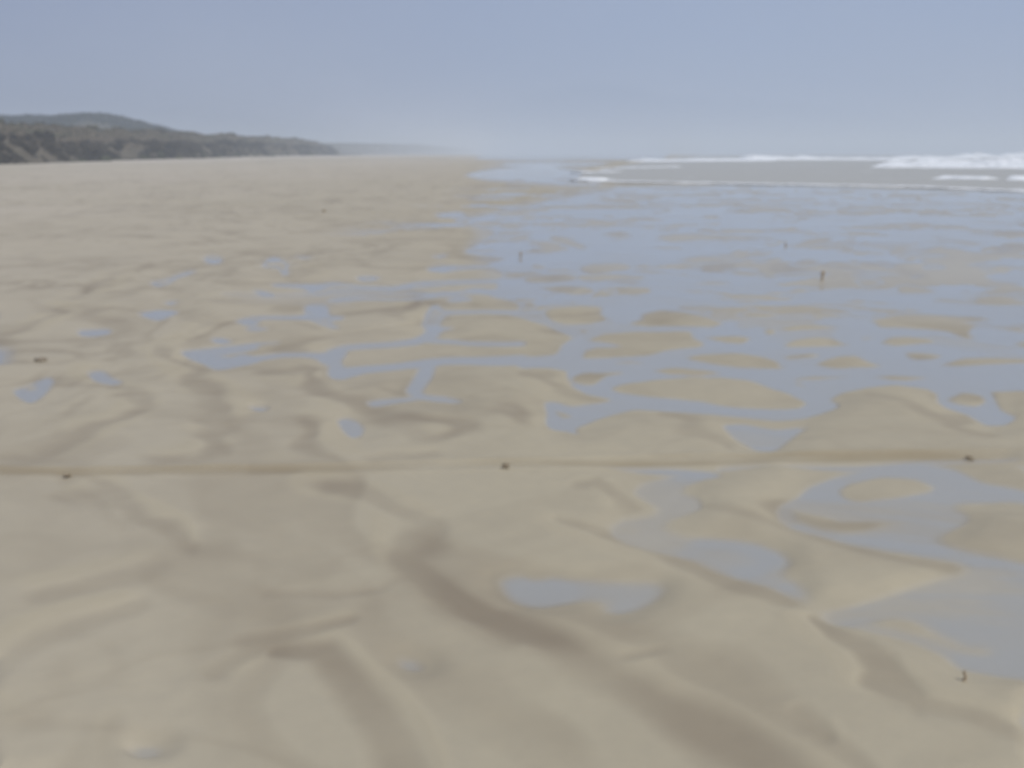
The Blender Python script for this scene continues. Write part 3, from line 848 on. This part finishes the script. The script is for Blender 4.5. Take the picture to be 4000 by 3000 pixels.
def dune_spot(y, t):
    ya = np.array([y])
    return float(toe(ya)[0] - t), float(y), float(dune_z(np.array([t]), ya)[0])


spots = []
for i in range(64):                        # dark shrubs in the lower half of the seaward face
    y = 76 + 357 * (i / 63) ** 1.55 + random.uniform(-2.5, 2.5)
    x, yy, z = dune_spot(y, random.uniform(1.6, 5.0))
    spots.append((x, yy, z - .15, random.uniform(.7, 1.35) * (1 + y / 700), 'dark round shrub low on the seaward face of the dunes'))
shrub_set('dark_shrub', M_DARK, 3, spots, None, 'dark shrubs on the dune face', .16)
spots = []
for i in range(46):                        # olive shrubs along the crest
    y = 90 + 350 * (i / 45) ** 1.2 + random.uniform(-3, 3)
    x, yy, z = dune_spot(y, random.uniform(9, 17))
    spots.append((x, yy, z - .2, random.uniform(.6, 1.1) * (1 + y / 650), 'olive green shrub standing along the crest of the dunes'))
shrub_set('crest_shrub', M_OLIVE, 3, spots, None, 'olive shrubs on the dune crest', .16)
spots = []
for i in range(40):                        # green tussocks along the foot
    y = 120 + 320 * (i / 39) + random.uniform(-4, 4)
    x, yy, z = dune_spot(y, random.uniform(.6, 1.8))
    spots.append((x, yy, z - .08, random.uniform(.4, .75) * (1 + y / 600), 'pale green tussock at the foot of the dunes on the upper beach'))
shrub_set('grass_tussock', M_GREEN, 2, spots, None, 'green tussocks along the foot of the dunes', .2)


def carpet(name, n, mat, size, tmin, tmax, ymin, ymax, seed, upright, dens=None):
    r = np.random.default_rng(seed)
    y = ymin + (ymax - ymin) * r.uniform(0, 1, n) ** 1.3
    t = tmin + (tmax - tmin) * r.uniform(0, 1, n)
    keep = vnoise(y * .12, t * .35, seed) + .5 * vnoise(y * .5, t * .9, seed + 1) > (dens if dens is not None else -.1)
    y, t = y[keep], t[keep]
    p = np.stack([toe(y) - t, y, dune_z(t, y) + size * .45 * r.uniform(.2, 1.4, len(y))], -1)
    Q = quads_at(p, size * (1 + y / 500), r, upright)
    return leaf_mesh(name, Q, mat)


tag(carpet('dry_grass', 70000, M_STRAW, .20, 2.5, 13, 50, 470, 5, .7, -.25), 'straw-coloured dry grass over the dune face', None, None, 'stuff')
tag(carpet('low_scrub', 46000, M_DARK, .24, .8, 6.5, 50, 470, 9, .2, -.02), 'dark low scrub between the shrubs of the dune face', None, None, 'stuff')
tag(carpet('crest_scrub', 44000, M_OLIVE, .26, 7, 60, 50, 480, 13, .3, -.25), 'olive green scrub over the top of the dunes', None, None, 'stuff')
tag(carpet('far_dune_scrub', 30000, M_OLIVE, .3, 1.0, 30, 470, 2400, 15, .3, -.3), 'grey-green scrub on the far hazy dunes', None, None, 'stuff')
r = np.random.default_rng(77)
n = 40000
gx = r.uniform(-420, -150, n)
gy = r.uniform(400, 560, n)
rd = 500 + 18 * vnoise(gx * .012, gx * 0, 4)
dd = (gy - rd) / np.where(gy < rd, 90, 150)
gz = np.interp(gx, HX, HHt) * np.exp(-dd * dd) + .9 * fbm(gx * .05, gy * .05, 131, 4) + .5
kp = (np.hypot(gx + 206, (gy - 455) * .6) > 9 + 5 * vnoise(gx * .2, gy * .2, 8)) & (vnoise(gx * .09, gy * .05, 12) > -.45)
bump = .9 * np.clip(vnoise(gx * .22, gy * .22, 66), 0, 1)
pp = np.stack([gx * HK * .97, gy * HK, (gz - CAM_H) * HK * .90 + CAM_H + r.uniform(0, 1, n) * (.3 + bump)], -1)[kp]
tag(leaf_mesh('hill_scrub', quads_at(pp, .5, r, .2), M_HSCRUB), 'dark green scrub covering the hill behind the dunes', None, None, 'stuff')


# ------------------------------------------------------------------ small things on the beach
def tube(pts, rad, sides=7):
    P_ = [Vector(p) for p in pts]
    V, Fc = [], []
    for i, p in enumerate(P_):
        t = (P_[min(i + 1, len(P_) - 1)] - P_[max(i - 1, 0)]).normalized()
        a = t.orthogonal().normalized()
        b = t.cross(a)
        for j in range(sides):
            w = 2 * math.pi * j / sides
            V.append(p + (a * math.cos(w) + b * math.sin(w)) * rad[i] * (1 + .18 * math.sin(3 * w + i)))
    for i in range(len(P_) - 1):
        for j in range(sides):
            k2 = (j + 1) % sides
            Fc.append((i * sides + j, i * sides + k2, (i + 1) * sides + k2, (i + 1) * sides + j))
    return V, Fc


def add_mesh(name, V, Fc, mat, parent=None):
    me = bpy.data.meshes.new(name)
    me.from_pydata([tuple(v) for v in V], [], Fc)
    for p in me.polygons:
        p.use_smooth = True
    me.update()
    me.materials.append(mat)
    o = bpy.data.objects.new(name, me)
    col.objects.link(o)
    if parent:
        o.parent = parent
    return o


def sand_z(x, y):
    i = int(np.argmin(np.abs(np.radians(az_d) - math.atan2(x, y))))
    j = int(np.argmin(np.abs(rr - math.hypot(x, y))))
    return float(Z[j, i])


def upright_stem(sx, sy, h, w, label, lean=0.0, leaf=True):
    x, y = ground(sx, sy)
    x, y = ground(sx, sy, sand_z(x, y))
    z = sand_z(x, y) - .02
    root = bpy.data.objects.new('plant_stem', None)
    root.location = (x, y, z)
    col.objects.link(root)
    tag(root, label, 'stem')
    H = h + .02
    V, Fc = tube([(0, 0, 0), (lean * .2, .003, H * .3), (lean * .5 + .004, 0, H * .6), (lean * .8 - .003, .004, H * .85), (lean, 0, H)], [w * .55, w * .5, w * .42, w * .32, w * .1], 7)
    Fc.append(tuple(range(28, 35)))
    add_mesh('stalk', V, Fc, M_WOOD, root)
    if leaf:
        for k_, (zz, dx, dz_) in enumerate(((.45, .9, .38), (.55, -1.0, .3), (.75, .7, .22))):
            b = Vector((lean * zz, 0, H * zz))
            V, Fc = tube([b, b + Vector((dx * w * .8, .004, H * dz_ * .5)), b + Vector((dx * w * 1.0, .006, H * dz_))], [w * .3, w * .34, w * .06], 6)
            add_mesh('side_shoot', V, Fc, M_WOOD, root)
    return root


upright_stem(3211, 1096, .125, .026, 'short brown upright stem standing in the largest pool, beside a thin sand bar', .006)
upright_stem(2032, 1006, .085, .024, 'small faint stem standing at the left rim of the flooded flat', .01)
upright_stem(3070, 962, .075, .03, 'dark stubby stem on a sand bar behind the tallest stem', -.01, False)
upright_stem(3762, 2668, .035, .010, 'thin brown sprig at the lower edge of the big pool near the right edge', .004, False)


def lump(sx, sy, size, label, cat, name, mat, seed, flat=.5, rot=0):
    x, y = ground(sx, sy)
    x, y = ground(sx, sy, sand_z(x, y))
    z = sand_z(x, y)
    V, Fc = [], []
    nu, nv = 14, 8
    for i in range(nv + 1):
        th = math.pi * i / nv
        for j in range(nu):
            ph = 2 * math.pi * j / nu
            v = Vector((math.sin(th) * math.cos(ph), math.sin(th) * math.sin(ph), math.cos(th)))
            rr_ = 1 + .35 * mnoise.noise(v * 1.7 + Vector((seed, 0, 0))) + .15 * mnoise.noise(v * 4 + Vector((0, seed, 0)))
            V.append(Vector((v.x * size[0] * rr_, v.y * size[1] * rr_, v.z * size[2] * rr_)))
    for i in range(nv):
        for j in range(nu):
            k2 = (j + 1) % nu
            Fc.append((i * nu + j, (i + 1) * nu + j, (i + 1) * nu + k2, i * nu + k2))
    o = add_mesh(name, V, Fc, mat)
    o.location = (x, y, z + size[2] * flat)
    o.rotation_euler = (0, 0, rot)
    tag(o, label, cat)
    return o


lump(158, 1406, (.052, .036, .013), 'small dark lump lying on dry sand near the left edge, above a ring-shaped pool', 'pebble', 'pebble', M_STONE, 3)
lump(1266, 827, (.05, .045, .038), 'tiny dark lump alone far up the dry sand', 'debris', 'beach_debris', M_WEED, 7)


def weed(sx, sy, L, label, seed, rot):
    x, y = ground(sx, sy)
    x, y = ground(sx, sy, sand_z(x, y))
    z = sand_z(x, y)
    r_ = random.Random(seed)
    root = bpy.data.objects.new('weed_scrap', None)
    root.location = (x, y, z)
    root.rotation_euler = (0, 0, rot)
    col.objects.link(root)
    tag(root, label, 'weed')
    for k_ in range(3):
        pts, a = [], r_.uniform(-.3, .3)
        px_, py_ = -L / 2 + r_.uniform(0, L * .2), r_.uniform(-.01, .01)
        for i in range(7):
            pts.append((px_, py_, .006 + .007 * r_.random() + .004 * k_))
            a += r_.uniform(-.5, .5)
            px_ += L / 7 * math.cos(a)
            py_ += L / 7 * math.sin(a) * .7
        V, Fc = tube(pts, [.002, .004, .005, .006, .005, .004, .002], 6)
        add_mesh('frond', V, Fc, M_WEED, root)


weed(262, 1872, .042, 'dark scrap of weed on the near rim of the wheel track at its left end', 5, .05)
weed(1975, 1832, .048, 'dark scrap of weed on the rim of the wheel track at mid beach', 9, .02)
weed(3790, 1799, .048, 'brown scrap of weed on the wheel track between puddles', 13, -.05)

# ------------------------------------------------------------------ haze: one box of thin even sea mist round everything
def haze():
    x0, x1, y0, y1, z0, z1 = -2600, 2600, -2600, 2600, -2.0, 32.0
    V = [(x, y, z) for z in (z0, z1) for y in (y0, y1) for x in (x0, x1)]
    Fc = [(0, 2, 3, 1), (4, 5, 7, 6), (0, 1, 5, 4), (2, 6, 7, 3), (0, 4, 6, 2), (1, 3, 7, 5)]
    m_ = bpy.data.materials.new('sea_mist')
    m_.use_nodes = True
    t = m_.node_tree
    t.nodes.clear()
    out = t.nodes.new('ShaderNodeOutputMaterial')
    pv = t.nodes.new('ShaderNodeVolumePrincipled')
    pv.inputs['Color'].default_value = (.80, .87, .94, 1)
    pv.inputs['Density'].default_value = HAZE_D
    pv.inputs['Anisotropy'].default_value = 0.0
    t.links.new(pv.outputs[0], out.inputs['Volume'])
    me = bpy.data.meshes.new('haze')
    me.from_pydata(V, [], Fc)
    me.materials.append(m_)
    o = bpy.data.objects.new('haze', me)
    col.objects.link(o)
    tag(o, 'thin even sea mist over the whole beach', None, None, 'stuff')


HAZE_D = .0016
haze()

# ------------------------------------------------------------------ sky and sun
SUN_EL, SUN_AZ = math.radians(56), math.radians(128)      # azimuth from the view direction, towards the sea
world = bpy.data.worlds.new('World')
sc.world = world
world.use_nodes = True
t = world.node_tree
t.nodes.clear()
N = t.nodes.new
out = N('ShaderNodeOutputWorld')
bg = N('ShaderNodeBackground')
bg.inputs['Strength'].default_value = .1
sky = N('ShaderNodeTexSky')
sky.sky_type = 'NISHITA'
sky.sun_disc = False
sky.sun_elevation = SUN_EL
sky.sun_rotation = SUN_AZ
sky.air_density = 1.0
sky.dust_density = 2.5
tc = N('ShaderNodeTexCoord')
sep = N('ShaderNodeSeparateXYZ')
t.links.new(tc.outputs['Generated'], sep.inputs[0])
# a veil of thin cloud: paler over the sea, duller over the land
mr = N('ShaderNodeMapRange')
mr.interpolation_type = 'SMOOTHSTEP'
mr.inputs['From Min'].default_value = -.55
mr.inputs['From Max'].default_value = .30
t.links.new(sep.outputs['X'], mr.inputs['Value'])
mp = N('ShaderNodeMapping')
mp.inputs['Scale'].default_value = (1.2, 1.2, 3.2)
t.links.new(tc.outputs['Generated'], mp.inputs['Vector'])
cn = N('ShaderNodeTexNoise')
cn.inputs['Scale'].default_value = 2.2
cn.inputs['Detail'].default_value = 5
cn.inputs['Roughness'].default_value = .5
t.links.new(mp.outputs[0], cn.inputs['Vector'])


def mixc(f, a, b):
    m_ = N('ShaderNodeMix')
    m_.data_type = 'RGBA'
    for s_, v in ((m_.inputs['Factor'], f), (m_.inputs[6], a), (m_.inputs[7], b)):
        if hasattr(v, 'links'):
            t.links.new(v, s_)
        elif isinstance(v, (int, float)):
            s_.default_value = v
        else:
            s_.default_value = (*v, 1)
    return m_.outputs[2]


veil = mixc(mr.outputs[0], (2.46, 3.0, 4.62), (3.16, 3.97, 5.82))
cf = N('ShaderNodeMapRange')
cf.inputs['From Min'].default_value = .35
cf.inputs['From Max'].default_value = .68
cf.inputs['To Min'].default_value = 0
cf.inputs['To Max'].default_value = .30
t.links.new(cn.outputs['Fac'], cf.inputs['Value'])
veil = mixc(cf.outputs[0], veil, (3.7, 4.25, 5.6))
# a very faint far shape in the haze, seen as a slightly darker patch of sky
prof_ = [(900, 262), (1000, 243), (1080, 224), (1130, 206), (1200, 188), (1285, 178), (1350, 185), (1450, 204), (1600, 214), (1750, 226), (1950, 252), (2150, 285)]
dv = N('ShaderNodeMath'); dv.operation = 'DIVIDE'
t.links.new(sep.outputs['X'], dv.inputs[0]); t.links.new(sep.outputs['Y'], dv.inputs[1])
dz_n = N('ShaderNodeMath'); dz_n.operation = 'DIVIDE'
t.links.new(sep.outputs['Z'], dz_n.inputs[0]); t.links.new(sep.outputs['Y'], dz_n.inputs[1])
fcv = N('ShaderNodeFloatCurve')
cv = fcv.mapping.curves[0]
pts_ = []
for tx, ty in prof_:
    u_, v_ = (tx - 1106) / 1965.4, (829.5 - ty) / 1965.4
    yy_ = CP + v_ * SP
    pts_.append((u_ / yy_ + .5, (-SP + v_ * CP) / yy_ * 5))
cv.points[0].location = (0, 0)
cv.points[1].location = (1, 0)
for p_ in pts_:
    cv.points.new(*p_)
fcv.mapping.update()
ad = N('ShaderNodeMath'); ad.inputs[1].default_value = .5
t.links.new(dv.outputs[0], ad.inputs[0]); t.links.new(ad.outputs[0], fcv.inputs['Value'])
sb = N('ShaderNodeMath'); sb.operation = 'MULTIPLY_ADD'; sb.inputs[1].default_value = -5
t.links.new(dz_n.outputs[0], sb.inputs[0]); t.links.new(fcv.outputs[0], sb.inputs[2])
sm = N('ShaderNodeMapRange'); sm.interpolation_type = 'SMOOTHSTEP'
for k_, v_ in zip(('From Min', 'From Max', 'To Min', 'To Max'), (-.03, .05, 0, 1)):
    sm.inputs[k_].default_value = v_
t.links.new(sb.outputs[0], sm.inputs['Value'])
fd = N('ShaderNodeMapRange')
for k_, v_ in zip(('From Min', 'From Max', 'To Min', 'To Max'), (.0, .07, 0, .55)):
    fd.inputs[k_].default_value = v_
t.links.new(dz_n.outputs[0], fd.inputs['Value'])
ml = N('ShaderNodeMath'); ml.operation = 'MULTIPLY'
t.links.new(sm.outputs[0], ml.inputs[0]); t.links.new(fd.outputs[0], ml.inputs[1])
veil = mixc(ml.outputs[0], veil, (2.55, 3.35, 5.15))
colr = mixc(.88, sky.outputs[0], veil)
t.links.new(colr, bg.inputs['Color'])
t.links.new(bg.outputs[0], out.inputs['Surface'])

sl = bpy.data.lights.new('sun', 'SUN')
sl.energy = 2.8
sl.angle = math.radians(12)
sl.color = (1.0, .95, .87)
so_ = bpy.data.objects.new('sun', sl)
dvec = Vector((math.sin(SUN_AZ) * math.cos(SUN_EL), math.cos(SUN_AZ) * math.cos(SUN_EL), math.sin(SUN_EL)))
so_.rotation_euler = dvec.to_track_quat('Z', 'Y').to_euler()
so_.location = (0, 0, 60)
col.objects.link(so_)

# ------------------------------------------------------------------ camera (hand-held, focused far too near)
cam = bpy.data.cameras.new('camera')
cam.sensor_width = 36
cam.lens = 36 * F / 1024
cam.clip_start = .05
cam.clip_end = 8000
cam.dof.use_dof = True
cam.dof.focus_distance = .35
cam.dof.aperture_fstop = 17.0
co = bpy.data.objects.new('camera', cam)
co.location = (0, 0, CAM_H)
co.rotation_euler = (math.pi / 2 - PITCH, 0, 0)
col.objects.link(co)
sc.camera = co

sc.view_settings.view_transform = 'Standard'
sc.view_settings.look = 'None'
sc.view_settings.exposure = 0
sc.view_settings.gamma = 1
sc.render.engine = 'CYCLES'
sc.cycles.use_denoising = True
sc.cycles.max_bounces = 6
sc.cycles.transparent_max_bounces = 8
sc.cycles.volume_bounces = 1
sc.cycles.caustics_reflective = False
sc.cycles.caustics_refractive = False
